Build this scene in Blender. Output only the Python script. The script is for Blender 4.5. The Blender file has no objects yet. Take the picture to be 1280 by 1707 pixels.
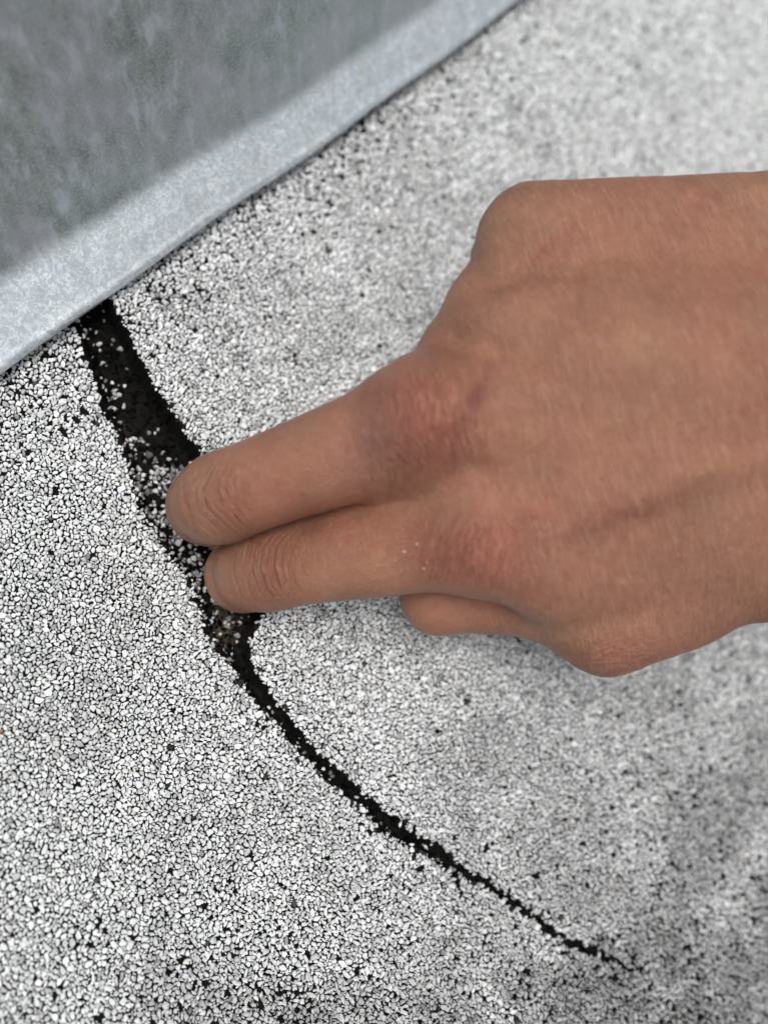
import bpy, math
import numpy as np
from mathutils import Matrix, Vector

# ------------------------------------------------------------------ camera, light, exposure
sc = bpy.context.scene
col = sc.collection
F, CX, CY, D0 = 1600.0, 640.0, 853.5, 221.0          # focal length in photo pixels, distance to the roof in mm
GX, GY = 0.40, 0.22                                   # how the roof falls away from the lens
MM = 0.001
nrm = np.array([GX, GY, 1.0]); nrm /= np.linalg.norm(nrm)
ex = np.array([1.0, 0, 0]) - nrm[0] * nrm; ex /= np.linalg.norm(ex)
ey = np.cross(nrm, ex)
R = np.array([ex, ey, nrm])                           # lens frame -> world (mm)
CAM = R @ np.array([0, 0, D0])

cam_d = bpy.data.cameras.new('camera')
cam = bpy.data.objects.new('camera', cam_d); col.objects.link(cam)
M = Matrix.Identity(4)
for i in range(3):
    for j in range(3):
        M[i][j] = R[i, j]
    M[i][3] = CAM[i] * MM
cam.matrix_world = M
cam_d.sensor_fit = 'VERTICAL'
cam_d.sensor_height = 48.0
cam_d.sensor_width = 36.0
cam_d.lens = F / 1707.0 * 48.0
cam_d.clip_start = 0.01
cam_d.clip_end = 200.0
cam_d.dof.use_dof = True
cam_d.dof.focus_distance = 0.194
cam_d.dof.aperture_fstop = cam_d.lens / 5.3
sc.camera = cam

SUN_EL, SUN_AZ = 74.0, 185.0                           # elevation, direction towards the sun measured from +x to +y
world = bpy.data.worlds.new('World'); sc.world = world
world.use_nodes = True
nt = world.node_tree
bg = nt.nodes['Background']
sky = nt.nodes.new('ShaderNodeTexSky'); sky.sky_type = 'NISHITA'
sky.sun_disc = False
sky.sun_elevation = math.radians(SUN_EL)
sky.sun_rotation = math.radians(90 - SUN_AZ)
sky.air_density = 1.0; sky.dust_density = 6.0; sky.ozone_density = 1.0
hs = nt.nodes.new('ShaderNodeHueSaturation'); hs.inputs['Saturation'].default_value = 0.30
nt.links.new(sky.outputs[0], hs.inputs['Color'])
nt.links.new(hs.outputs[0], bg.inputs['Color'])
bg.inputs['Strength'].default_value = 0.10
sd = bpy.data.lights.new('sun', 'SUN'); sd.energy = 1.8; sd.angle = math.radians(26); sd.color = (1.0, 0.97, 0.93)
sun = bpy.data.objects.new('sun', sd); col.objects.link(sun)
a, e = math.radians(SUN_AZ), math.radians(SUN_EL)
to_sun = Vector((math.cos(a) * math.cos(e), math.sin(a) * math.cos(e), math.sin(e)))
sun.rotation_euler = to_sun.to_track_quat('Z', 'Y').to_euler()
sun.location = to_sun * 3
sc.view_settings.view_transform = 'Standard'
sc.view_settings.look = 'None'
sc.view_settings.gamma = 1.0
sc.view_settings.use_curve_mapping = False
sc.view_settings.exposure = 0.14
sc.cycles.use_denoising = True

rng = np.random.default_rng(7)


# ------------------------------------------------------------------ helpers
def ray(px, py):
    return R @ np.array([(px - CX) / F, -(py - CY) / F, -1.0])


def G(px, py, h=0.0):                                 # pixel of the photo -> point at height h over the roof (mm)
    d = ray(px, py); t = (h - CAM[2]) / d[2]
    return CAM + d * t


def to_px(P):                                         # world mm -> photo pixels, depth
    c = (np.asarray(P) - CAM) @ R
    return CX + F * c[..., 0] / -c[..., 2], CY - F * c[..., 1] / -c[..., 2], -c[..., 2]


def hash2(ix, iy, s):
    h = (ix.astype(np.int64) * 374761393 + iy.astype(np.int64) * 668265263 + s * 1442695041) & 0xFFFFFFFF
    h = ((h ^ (h >> 13)) * 1274126177) & 0xFFFFFFFF
    return ((h ^ (h >> 16)) & 0xFFFF) / 65535.0


def vn(x, y, s=0):                                    # value noise 0..1
    x = np.asarray(x, float); y = np.asarray(y, float)
    ix = np.floor(x); iy = np.floor(y); fx = x - ix; fy = y - iy
    fx = fx * fx * (3 - 2 * fx); fy = fy * fy * (3 - 2 * fy)
    a = hash2(ix, iy, s); b = hash2(ix + 1, iy, s); c = hash2(ix, iy + 1, s); d = hash2(ix + 1, iy + 1, s)
    return (a * (1 - fx) + b * fx) * (1 - fy) + (c * (1 - fx) + d * fx) * fy


def fbm(x, y, s=0, o=3):
    v = 0; w = 0.5; t = 0
    for k in range(o):
        v = v + w * vn(x * 2 ** k, y * 2 ** k, s + k); t += w; w *= 0.5
    return v / t


def sstep(x, a, b):
    t = np.clip((x - a) / (b - a), 0, 1)
    return t * t * (3 - 2 * t)


def seg_dist(X, Y, pts, closed=False):                # distance to a polyline, with the arc length parameter
    best = np.full(np.shape(X), 1e9); par = np.zeros(np.shape(X)); L = 0.0
    n = len(pts)
    for i in range(n if closed else n - 1):
        a = pts[i]; b = pts[(i + 1) % n]
        dx, dy = b[0] - a[0], b[1] - a[1]; l2 = dx * dx + dy * dy + 1e-12
        t = np.clip(((X - a[0]) * dx + (Y - a[1]) * dy) / l2, 0, 1)
        d = np.hypot(X - a[0] - t * dx, Y - a[1] - t * dy)
        m = d < best
        best = np.where(m, d, best); par = np.where(m, L + t * math.sqrt(l2), par); L += math.sqrt(l2)
    return best, par


def inside(X, Y, poly):
    c = np.zeros(np.shape(X), bool); n = len(poly)
    for i in range(n):
        x0, y0 = poly[i]; x1, y1 = poly[(i + 1) % n]
        m = ((y0 > Y) != (y1 > Y))
        c ^= m & (X < (x1 - x0) * (Y - y0) / (y1 - y0 + 1e-12) + x0)
    return c


def mesh_np(name, V, polys, mat=None, parent=None, smooth=False, attrs=None):
    """polys: list of int arrays (n, k), one array for each polygon size k. V in mm."""
    me = bpy.data.meshes.new(name)
    V = np.asarray(V, np.float32) * MM
    me.vertices.add(len(V)); me.vertices.foreach_set('co', V.ravel())
    polys = [np.asarray(p) for p in polys if len(p)]
    idx = np.concatenate([p.ravel() for p in polys]).astype(np.int32)
    sizes = np.concatenate([np.full(len(p), p.shape[1]) for p in polys])
    starts = np.concatenate([[0], np.cumsum(sizes)[:-1]]).astype(np.int32)
    me.loops.add(len(idx)); me.loops.foreach_set('vertex_index', idx)
    me.polygons.add(len(sizes)); me.polygons.foreach_set('loop_start', starts)
    me.polygons.foreach_set('use_smooth', np.full(len(sizes), smooth))
    for an, (ty, data) in (attrs or {}).items():
        at = me.attributes.new(an, ty, 'POINT')
        key = {'FLOAT': 'value', 'FLOAT_VECTOR': 'vector', 'FLOAT_COLOR': 'color'}[ty]
        at.data.foreach_set(key, np.asarray(data, np.float32).ravel())
    me.update(calc_edges=True); me.validate()
    if mat: me.materials.append(mat)
    o = bpy.data.objects.new(name, me); col.objects.link(o)
    if parent: o.parent = parent
    return o


def tag(o, label=None, cat=None, group=None, kind=None):
    for k, v in (('label', label), ('category', cat), ('group', group), ('kind', kind)):
        if v: o[k] = v
    return o


def new_mat(name, **kw):
    m = bpy.data.materials.new(name); m.use_nodes = True
    b = m.node_tree.nodes['Principled BSDF']
    for k, v in kw.items():
        b.inputs[k.replace('_', ' ')].default_value = v
    return m, m.node_tree, b


def node(nt, typ, ins=None, **props):
    n = nt.nodes.new(typ)
    for k, v in props.items(): setattr(n, k, v)
    for k, v in (ins or {}).items():
        if isinstance(v, bpy.types.NodeSocket): nt.links.new(v, n.inputs[k])
        else: n.inputs[k].default_value = v
    return n


def ramp(nt, fac, stops):
    n = nt.nodes.new('ShaderNodeValToRGB'); nt.links.new(fac, n.inputs[0])
    el = n.color_ramp.elements
    while len(el) < len(stops): el.new(0.5)
    for e_, (p, c) in zip(el, stops):
        e_.position = p; e_.color = c if len(c) == 4 else (*c, 1)
    return n.outputs[0]


def math_n(nt, op, a, b=0.0, c=0.0, clamp=False):
    n = nt.nodes.new('ShaderNodeMath'); n.operation = op; n.use_clamp = clamp
    for i, v in enumerate((a, b, c)):
        if isinstance(v, bpy.types.NodeSocket): nt.links.new(v, n.inputs[i])
        else: n.inputs[i].default_value = v
    return n.outputs[0]


def mix(nt, fac, a, b, blend='MIX'):
    n = nt.nodes.new('ShaderNodeMix'); n.data_type = 'RGBA'; n.blend_type = blend
    for s, v in ((n.inputs[0], fac), (n.inputs[6], a), (n.inputs[7], b)):
        if isinstance(v, bpy.types.NodeSocket): nt.links.new(v, s)
        else: s.default_value = v if isinstance(v, float) else (*v, 1)
    return n.outputs[2]


# ------------------------------------------------------------------ materials of the roof
m_bit, t, b = new_mat('black_bitumen', Roughness=0.75)
b.inputs['Specular IOR Level'].default_value = 0.10
tc = node(t, 'ShaderNodeTexCoord').outputs['Object']
n1 = node(t, 'ShaderNodeTexNoise', {'Vector': tc, 'Scale': 900.0, 'Detail': 4.0})
n2 = node(t, 'ShaderNodeTexNoise', {'Vector': tc, 'Scale': 120.0, 'Detail': 3.0})
dirt = node(t, 'ShaderNodeAttribute', attribute_name='dirt').outputs['Fac']
base = ramp(t, n2.outputs[0], [(0.35, (0.0015, 0.0015, 0.0015)), (0.7, (0.006, 0.0055, 0.005))])
dcol = ramp(t, n1.outputs[0], [(0.35, (0.035, 0.026, 0.018)), (0.7, (0.12, 0.10, 0.075))])
t.links.new(mix(t, dirt, base, dcol), b.inputs['Base Color'])
bp = node(t, 'ShaderNodeBump', {'Height': n1.outputs[0], 'Strength': 0.6, 'Distance': 0.0004})
t.links.new(bp.outputs[0], b.inputs['Normal'])

m_gran, t, b = new_mat('pale_mineral_granule', Roughness=0.62)
gc = node(t, 'ShaderNodeAttribute', attribute_name='tone').outputs['Color']
t.links.new(math_n(t, 'ADD', math_n(t, 'MULTIPLY', gc, 0.45), 0.02), b.inputs['Specular IOR Level'])
tc = node(t, 'ShaderNodeTexCoord').outputs['Object']
n1 = node(t, 'ShaderNodeTexNoise', {'Vector': tc, 'Scale': 2600.0, 'Detail': 3.0})
v = ramp(t, n1.outputs[0], [(0.3, (0.70, 0.70, 0.70)), (0.55, (1, 1, 1))])
t.links.new(mix(t, 1.0, gc, v, 'MULTIPLY'), b.inputs['Base Color'])
bp = node(t, 'ShaderNodeBump', {'Height': n1.outputs[0], 'Strength': 0.35, 'Distance': 0.0003})
t.links.new(bp.outputs[0], b.inputs['Normal'])

m_far, t, b = new_mat('granule_covered_roofing', Roughness=0.7)
tc = node(t, 'ShaderNodeTexCoord').outputs['Object']
vo = node(t, 'ShaderNodeTexVoronoi', {'Vector': tc, 'Scale': 800.0}, feature='DISTANCE_TO_EDGE')
vc = node(t, 'ShaderNodeTexVoronoi', {'Vector': tc, 'Scale': 800.0})
edge = ramp(t, vo.outputs['Distance'], [(0.05, (0.0, 0.0, 0.0)), (0.14, (1, 1, 1))])
cc = ramp(t, node(t, 'ShaderNodeSeparateColor', {0: vc.outputs['Color']}).outputs[0],
          [(0, (0.5, 0.5, 0.5)), (1, (0.82, 0.83, 0.83))])
t.links.new(mix(t, edge, (0.012, 0.012, 0.012), cc), b.inputs['Base Color'])
bp = node(t, 'ShaderNodeBump', {'Height': edge, 'Strength': 0.8, 'Distance': 0.0006})
t.links.new(bp.outputs[0], b.inputs['Normal'])

# ------------------------------------------------------------------ the split in the roofing, traced as its two lips
LEFT = [(60, 380), (112, 500), (128, 545), (150, 600), (172, 672), (208, 745), (224, 810), (250, 872), (280, 915), (318, 962), (334, 1012),
        (350, 1062), (384, 1104), (418, 1164), (458, 1206), (500, 1262), (540, 1298), (598, 1346), (640, 1396),
        (698, 1424), (742, 1444), (800, 1472), (852, 1506), (900, 1541), (950, 1576), (1004, 1597), (1060, 1619), (1085, 1627)]
RIGHT = [(120, 360), (172, 470), (186, 505), (213, 560), (244, 628), (290, 703), (338, 768), (385, 850), (425, 940), (436, 1020), (414, 1062),
         (418, 1112), (470, 1178), (532, 1250), (590, 1302), (642, 1346), (690, 1384), (744, 1408), (762, 1436),
         (806, 1466), (852, 1495), (902, 1530), (950, 1564), (1004, 1588), (1060, 1613), (1085, 1627)]

def squeeze(A_, B_):                                   # the lower stretch is narrower than its grimy margin
    out = []
    for (x_, y_) in A_:
        if 1130 < y_ < 1440:
            j = min(range(len(B_)), key=lambda i: math.hypot(B_[i][0] - x_, B_[i][1] - y_))
            x_, y_ = x_ + 0.20 * (B_[j][0] - x_), y_ + 0.20 * (B_[j][1] - y_)
        out.append((x_, y_))
    return out


LEFT, RIGHT = squeeze(LEFT, RIGHT), squeeze(RIGHT, LEFT)
Lw = np.array([G(*p)[:2] for p in LEFT]); Rw = np.array([G(*p)[:2] for p in RIGHT])
CRACK = np.concatenate([Lw, Rw[::-1]])
BR = [G(*p)[:2] for p in ((752, 1440), (762, 1470), (772, 1500), (768, 1530))]          # small side tear


def roof_field(X, Y):
    """height, inside-ness and distances of the split at world x, y (mm)"""
    w1 = (fbm(X * 0.9, Y * 0.9, 3) - 0.5); w2 = (fbm(X * 0.9, Y * 0.9, 9) - 0.5)
    rag = 2.6
    Xn, Yn = X + rag * w1, Y + rag * w2
    near = (X > -140) & (X < 90) & (Y > -130) & (Y < 90)
    sh = np.shape(X)
    dl = np.full(sh, 1e3); dr = np.full(sh, 1e3); pl = np.zeros(sh); ins = np.zeros(sh, bool)
    if np.any(near):
        a, p = seg_dist(Xn[near], Yn[near], Lw); dl[near] = a; pl[near] = p
        a2, _ = seg_dist(Xn[near], Yn[near], Rw); dr[near] = a2
        ins[near] = inside(Xn[near], Yn[near], CRACK)
    wid = dl + dr
    depth = np.clip(wid * 0.55, 0.5, 4.2)
    g = sstep(dl, 0.0, np.clip(wid * 0.45, 0.35, 2.6)) * sstep(dr, 0.0, 0.55)
    h = np.where(ins, -depth * g, 0.0)
    k = sstep(pl, 190, 60)                                                            # lips stand proud at the wide end
    h = h + np.where(ins, 0, 1.5 * np.exp(-dr / 9.0) * (dr < dl) * (0.25 + k))
    h = h + np.where(ins, 1.5 * (0.25 + k) * np.exp(-dr / 1.2) * (dr < 0.6), 0)
    h = h - np.where(ins, 0, 0.9 * np.exp(-dl / 4.0) * (dl < dr) * k)
    h = h - 0.9 * k * ins * sstep(dr, 0.3, 1.0)
    h = h + 0.8 * (fbm(X / 38.0, Y / 38.0, 21, 2) - 0.5)
    h = h + np.where(ins, 0.9 * (fbm(X * 0.8, Y * 0.8, 31) - 0.5), 0.0)
    return h, ins, dl, dr, pl, wid


# ------------------------------------------------------------------ the roof sheet
X0, X1, Y0, Y1 = -130.0, 190.0, -150.0, 240.0
def grid_mesh(xs, ys):
    gx, gy = np.meshgrid(xs, ys, indexing='ij')
    return gx.ravel(), gy.ravel()
S = 1.25
xs = np.arange(X0, X1 + S / 2, S); ys = np.arange(Y0, Y1 + S / 2, S)
gx, gy = np.meshgrid(xs, ys, indexing='ij')
cxm = (gx[:-1, :-1] + S / 2).ravel(); cym = (gy[:-1, :-1] + S / 2).ravel()
d1, _ = seg_dist(cxm, cym, Lw); d2, _ = seg_dist(cxm, cym, Rw)
band = (np.minimum(d1, d2) < 3.0) | inside(cxm, cym, CRACK)
nx, ny = len(xs), len(ys)
I, J = np.meshgrid(np.arange(nx - 1), np.arange(ny - 1), indexing='ij'); I = I.ravel(); J = J.ravel()
q = np.stack([I * ny + J, (I + 1) * ny + J, (I + 1) * ny + J + 1, I * ny + J + 1], 1)
hc = roof_field(gx.ravel(), gy.ravel())[0]
V = [np.stack([gx.ravel(), gy.ravel(), hc], 1)]
P = [q[~band]]
k = 4; fi = I[band]; fj = J[band]                     # fine cells along the split
fxs = (fi[:, None, None] * k + np.arange(k + 1)[None, :, None]) + np.zeros((1, 1, k + 1), int)
fys = (fj[:, None, None] * k + np.arange(k + 1)[None, None, :]) + np.zeros((1, k + 1, 1), int)
key = fxs * 100000 + fys
uk, inv = np.unique(key.ravel(), return_inverse=True); inv = inv.reshape(key.shape)
ux = X0 + (uk // 100000) * S / k; uy = Y0 + (uk % 100000) * S / k
h, ins, dl, dr, pl, wid = roof_field(ux, uy)
V.append(np.stack([ux, uy, h], 1))
off = len(V[0])
qq = np.stack([inv[:, :-1, :-1], inv[:, 1:, :-1], inv[:, 1:, 1:], inv[:, :-1, 1:]], -1).reshape(-1, 4) + off
P.append(qq)
px_, py_, _ = to_px(np.stack([ux, uy, 0 * ux], 1))
dirt_f = ins * (np.exp(-((px_ - 378) / 26) ** 2 - ((py_ - 1040) / 34) ** 2) * 0.9 + 0.35 * np.exp(-((px_ - 212) / 12) ** 2 - ((py_ - 715) / 22) ** 2))
Vs = np.concatenate(V); Vs[:, 2] -= 0.12
roof = mesh_np('roof', Vs, [np.concatenate(P)], m_bit, smooth=True,
               attrs={'dirt': ('FLOAT', np.concatenate([np.zeros(off), np.clip(dirt_f, 0, 1)]))})
tag(roof, 'black bituminous roofing sheet with a long curved split', kind='structure')
# the roof carries on beyond the close-up
big = 4000.0
vv = []; ff = []
ring_in = [(X0, Y0), (X1, Y0), (X1, Y1), (X0, Y1)]; ring_out = [(-big, -big), (big, -big), (big, big), (-big, big)]
for p in ring_in + ring_out: vv.append((*p, 0.35))
for i in range(4): ff.append((i, (i + 1) % 4, 4 + (i + 1) % 4, 4 + i)[::-1])
far = mesh_np('roof_surface', np.array(vv), [np.array(ff)], m_far)
tag(far, 'granule covered roof carrying on beyond the close view', kind='structure')

# ------------------------------------------------------------------ mineral granules: packed footprints, each a faceted stone
EA, EB = G(0, 628, 4), G(870, 0, 4)
eu = (EB - EA) / np.linalg.norm(EB - EA); ev = np.array([-eu[1], eu[0], 0.0])
RES = 0.11
foot = np.array([G(*p)[:2] for p in ((-70, -60), (1350, -60), (1350, 1780), (-70, 1780))])
W_, H_ = int((X1 - X0) / RES), int((Y1 - Y0) / RES)
cw = 8
cgx, cgy = np.meshgrid(X0 + (np.arange(W_ // cw + 2)) * RES * cw, Y0 + (np.arange(H_ // cw + 2)) * RES * cw, indexing='ij')
okc = inside(cgx, cgy, foot) & (((cgx - EA[0]) * ev[0] + (cgy - EA[1]) * ev[1]) < 16)
gpx, gpy, _ = to_px(np.stack([cgx, cgy, 0 * cgx], -1))
occ = ~np.repeat(np.repeat(okc, cw, 0), cw, 1)[:W_, :H_].copy()
# how thick the granules lie: thinner along the bottom, the lower right and beside the metal
bare = 0.04 + 0.26 * sstep(gpy, 1330, 1760) * sstep(gpx, -350, 500) + 0.20 * sstep(gpx, 800, 1350) * sstep(gpy, 950, 1400)
dedge = -((cgx - EA[0]) * ev[0] + (cgy - EA[1]) * ev[1])
bare = bare + 0.32 * np.exp(-np.clip(dedge, 0, 99) / 9.0)
patch = fbm(cgx / 9, cgy / 9, 77); spot = fbm(cgx / 1.6, cgy / 1.6, 55, 2)
bare_c = np.clip(bare * (0.5 + patch), 0, 0.75)
spots_c = spot > (0.925 - 0.08 * bare_c)
# fine occupancy near the split
fi_, fj_ = np.nonzero(np.repeat(np.repeat((seg_dist(cgx, cgy, CRACK, True)[0] < 4) | inside(cgx, cgy, CRACK), cw, 0), cw, 1)[:W_, :H_])
fx_ = X0 + (fi_ + .5) * RES; fy_ = Y0 + (fj_ + .5) * RES
_, fin, fdl, fdr, fpl, fwid = roof_field(fx_, fy_)
crack_mask = np.zeros_like(occ); crack_mask[fi_[fin], fj_[fin]] = True
db, _ = seg_dist(fx_ + 1.2 * (vn(fx_, fy_, 5) - .5), fy_ + 1.2 * (vn(fx_, fy_, 6) - .5), BR)
bm = db < 0.35; crack_mask[fi_[bm], fj_[bm]] = True
occ |= crack_mask
ti, tj = np.nonzero(spots_c & okc)
for a_, b_ in zip(ti, tj): occ[a_ * cw:(a_ + 1) * cw, b_ * cw:(b_ + 1) * cw] = True


def templates(r, n, nv):
    out = []
    for _ in range(n):
        th = np.sort((np.arange(nv) + rng.uniform(-0.42, 0.42, nv)) * 2 * np.pi / nv)
        el = rng.uniform(1.0, 1.7) if rng.random() < 0.75 else rng.uniform(1.6, 2.7)
        rr = rng.uniform(0.70, 1.18, nv)
        p = np.stack([np.cos(th) * rr * math.sqrt(el), np.sin(th) * rr / math.sqrt(el)], 1) * r
        a = rng.uniform(0, np.pi * 2); c, s = math.cos(a), math.sin(a)
        p = p @ np.array([[c, -s], [s, c]])
        half = int(math.ceil(np.abs(p).max() / RES)) + 1
        ii, jj = np.meshgrid(np.arange(-half, half + 1), np.arange(-half, half + 1), indexing='ij')
        m = inside(ii * RES, jj * RES, p * 1.02)
        out.append((p, m, half, max(1, int(m.sum()))))
    return out


placed = {6: [], 5: []}


def pack(r, nv, tries, tol, region=None, dark=0.0, store=None):
    T = templates(r, 70, nv); nT = len(T)
    free = ~occ if region is None else (region & ~occ2)
    O = occ if region is None else occ2
    cand = np.flatnonzero(free.ravel())
    if len(cand) == 0: return 0
    cand = cand[rng.integers(0, len(cand), tries)]
    ci = (cand // H_).tolist(); cj = (cand % H_).tolist(); tk = rng.integers(0, nT, tries).tolist()
    res = []
    for i, j, k_ in zip(ci, cj, tk):
        if O[i, j]: continue
        p, m, hf, cnt = T[k_]
        if i < hf or j < hf or i + hf >= W_ or j + hf >= H_: continue
        sl = O[i - hf:i + hf + 1, j - hf:j + hf + 1]
        if np.count_nonzero(sl & m) > tol * cnt: continue
        sl |= m
        res.append((i, j, k_))
    if not res: return 0
    res = np.array(res)
    pos = np.stack([X0 + (res[:, 0]) * RES, Y0 + (res[:, 1]) * RES], 1) + rng.uniform(-0.4, 0.4, (len(res), 2)) * RES
    shp = np.stack([T[k_][0] for k_ in range(nT)])[res[:, 2]]
    (store or placed)[nv].append((pos, shp, np.full(len(res), r)))
    return len(res)


import time
t0 = time.time()
area = (~occ).sum() * RES * RES
# drop bare patches for the stone sizes by a random veto baked into the occupancy
cnts = []
for r, nv, dens, tol in ((0.84, 6, 0.08, 0.03), (0.66, 6, 0.5, 0.04), (0.54, 6, 1.6, 0.06), (0.43, 6, 3.0, 0.09),
                         (0.34, 5, 5.0, 0.10), (0.25, 5, 6.5, 0.12)):
    cnts.append(pack(r, nv, int(area * dens), tol))
NG = sum(cnts); print('granules', cnts, 'sec', round(time.time() - t0, 1), 'area', area)


def stones(sets, nv, tone_fn, hfac=0.75, sink=0.25):
    pos = np.concatenate([s[0] for s in sets]); shp = np.concatenate([s[1] for s in sets]); rad = np.concatenate([s[2] for s in sets])
    keep, tone, zoff = tone_fn(pos, rad)
    pos, shp, rad, tone, zoff = pos[keep], shp[keep], rad[keep], tone[keep], zoff[keep]
    N = len(pos)
    z = roof_field(pos[:, 0], pos[:, 1])[0] + zoff
    hgt = rad * hfac * rng.uniform(0.7, 1.35, N)
    tx, ty = rng.normal(0, 0.33, N), rng.normal(0, 0.33, N)
    topc = rng.normal(0, 0.22, (N, 1, 2)) * rad[:, None, None]
    def ringv(scale, zz, cen):
        xy = shp * scale + cen
        zt = zz[:, None] + tx[:, None] * xy[..., 0] + ty[:, None] * xy[..., 1]
        return np.concatenate([xy + pos[:, None, :], (z[:, None] + zt)[..., None]], -1)
    lowz = -sink * rad
    if nv == 6:
        sc1 = rng.uniform(0.80, 0.96, (N, nv, 1)); sc2 = rng.uniform(0.38, 0.66, (N, nv, 1))
        A = ringv(0.93, lowz, 0); B = ringv(sc1, hgt * 0.55, 0); C_ = ringv(sc2, hgt, topc)
        B[..., 2] += rng.uniform(-0.22, 0.22, (N, nv)) * rad[:, None]
        C_[..., 2] += rng.uniform(-0.12, 0.12, (N, nv)) * rad[:, None]
        VV = np.concatenate([A, B, C_], 1); M_ = 3 * nv
        rings = 2
    else:
        sc2 = rng.uniform(0.5, 0.8, (N, nv, 1))
        A = ringv(0.95, lowz, 0); C_ = ringv(sc2, hgt * 0.9, topc)
        VV = np.concatenate([A, C_], 1); M_ = 2 * nv; rings = 1
    base = (np.arange(N) * M_)[:, None]
    quads = []
    for r_ in range(rings):
        for i in range(nv):
            i2 = (i + 1) % nv
            quads.append(np.concatenate([base + r_ * nv + i, base + r_ * nv + i2, base + (r_ + 1) * nv + i2, base + (r_ + 1) * nv + i], 1))
    top = base + (rings * nv + np.arange(nv))[None, :]
    tc_ = np.repeat(tone[:, None, :], M_, 1).reshape(-1, 4)
    return VV.reshape(-1, 3), np.concatenate(quads), top, tc_


def tone_main(pos, rad):
    N = len(pos)
    px, py, _ = to_px(np.stack([pos[:, 0], pos[:, 1], 0 * rad], 1))
    bz = np.clip((0.0 + 0.08 * sstep(py, 1330, 1760) * sstep(px, -350, 500) + 0.09 * sstep(px, 750, 1300) * sstep(py, 950, 1400)
          + 0.20 * np.exp(-np.clip(-((pos[:, 0] - EA[0]) * ev[0] + (pos[:, 1] - EA[1]) * ev[1]), 0, 99) / 9.0))
          * (0.3 + 1.4 * fbm(pos[:, 0] / 9, pos[:, 1] / 9, 77)), 0, 0.6)
    keep = rng.random(N) > bz * np.where(rad < 0.45, 2.2, 0.25)
    g = np.clip(rng.normal(0.77, 0.095, N), 0.40, 0.90)
    gr = rng.random(N) < 0.04 + 0.22 * bz; g = np.where(gr, rng.uniform(0.30, 0.6, N), g)
    dk = rng.random(N) < 0.003 + 0.05 * bz; g = np.where(dk, rng.uniform(0.03, 0.15, N), g)
    dcr, _ = seg_dist(pos[:, 0], pos[:, 1], CRACK, True)
    tar = rng.random(N) < np.where(py > 1440, 0.12, np.where(py > 900, 0.40, 0.25)) * np.exp(-dcr / 0.75); g = np.where(tar, rng.uniform(0.004, 0.05, N), g)
    shade_grime = (0.34 * sstep(px, 640, 1150) * sstep(py, 1000, 1300) + 0.30 * sstep(py, 1480, 1760) * sstep(px, -100, 600)  # shade at lower right and bottom painted into stone tone, plus random grime
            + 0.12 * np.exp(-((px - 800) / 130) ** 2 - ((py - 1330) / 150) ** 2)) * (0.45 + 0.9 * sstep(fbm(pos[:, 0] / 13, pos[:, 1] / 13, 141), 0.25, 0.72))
    shade_grime = shade_grime + 0.20 * (fbm(pos[:, 0] / 22, pos[:, 1] / 22, 151) > 0.58) * vn(pos[:, 0] / 3, pos[:, 1] / 3, 8)
    shade_grime = np.clip(shade_grime, 0, 0.6)
    g = np.clip(g * (1.04 - shade_grime), 0, 0.9)
    c = np.stack([g * 0.965, g * 0.99, g * 1.0, np.ones(N)], 1)
    warm = rng.random(N) < 0.04; c[warm, 2] *= 0.92; c[warm, 1] *= 0.96
    rust = (rng.random(N) < 0.00010); c[rust, :3] = np.array([0.42, 0.20, 0.07])
    return keep, c, np.zeros(N)


parts_v = []; parts_p = {4: [], 5: [], 6: []}; tones = []; o_ = 0
for nv in (6, 5):
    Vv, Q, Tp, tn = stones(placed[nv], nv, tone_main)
    parts_v.append(Vv); parts_p[4].append(Q + o_); parts_p[nv].append(Tp + o_); tones.append(tn); o_ += len(Vv)
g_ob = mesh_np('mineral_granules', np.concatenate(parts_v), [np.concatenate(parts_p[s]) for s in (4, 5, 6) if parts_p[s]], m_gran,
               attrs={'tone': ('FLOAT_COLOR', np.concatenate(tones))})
tag(g_ob, 'tightly packed pale grey mineral granules covering the roofing', 'granules', kind='stuff')

# loose stones and black grit lying in the split
occ2 = ~crack_mask
st = {6: [], 5: []}
ca = crack_mask.sum() * RES * RES
for r, nv, dens in ((0.90, 6, 0.05), (0.66, 6, 0.4), (0.52, 6, 1.2), (0.40, 6, 1.8), (0.26, 5, 2.0)):
    pack(r, nv, int(ca * dens), 0.12, region=crack_mask, store=st)


def tone_loose(pos, rad):
    N = len(pos)
    px, py, _ = to_px(np.stack([pos[:, 0], pos[:, 1], 0 * rad - 2], 1))
    _, ins_, dl_, dr_, pl_, wd = roof_field(pos[:, 0], pos[:, 1])
    frac = dl_ / (wd + 1e-6)
    pw = np.interp(py, [500, 560, 640, 700, 740, 780, 850, 930, 1000, 1060, 1110, 1160, 1350, 1420, 1700],
                   [0.24, 0.14, 0.12, 0.12, 0.25, 0.62, 0.78, 0.60, 0.25, 0.18, 0.16, 0.18, 0.16, 0.14, 0.12])
    pw = pw * np.where(py < 760, np.where(frac > 0.5, 0.35, 1.3), 1.0) * (0.4 + 1.2 * vn(pos[:, 0] / 2.2, pos[:, 1] / 2.2, 12))
    pw = np.where(dr_ < 0.9, pw * 0.10, pw)
    white = rng.random(N) < pw
    g = np.where(white, rng.uniform(0.38, 0.85, N), rng.uniform(0.0015, 0.008, N))
    grime = white & (rng.random(N) < np.interp(py, [650, 760, 900, 1100, 1200], [0.15, 0.55, 0.4, 0.6, 0.75])); g = np.where(grime, g * 0.35, g)
    keep = white | (rng.random(N) < 0.5)
    c = np.stack([g, g, g, np.ones(N)], 1)
    return keep, c, np.full(N, -0.02)


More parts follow.
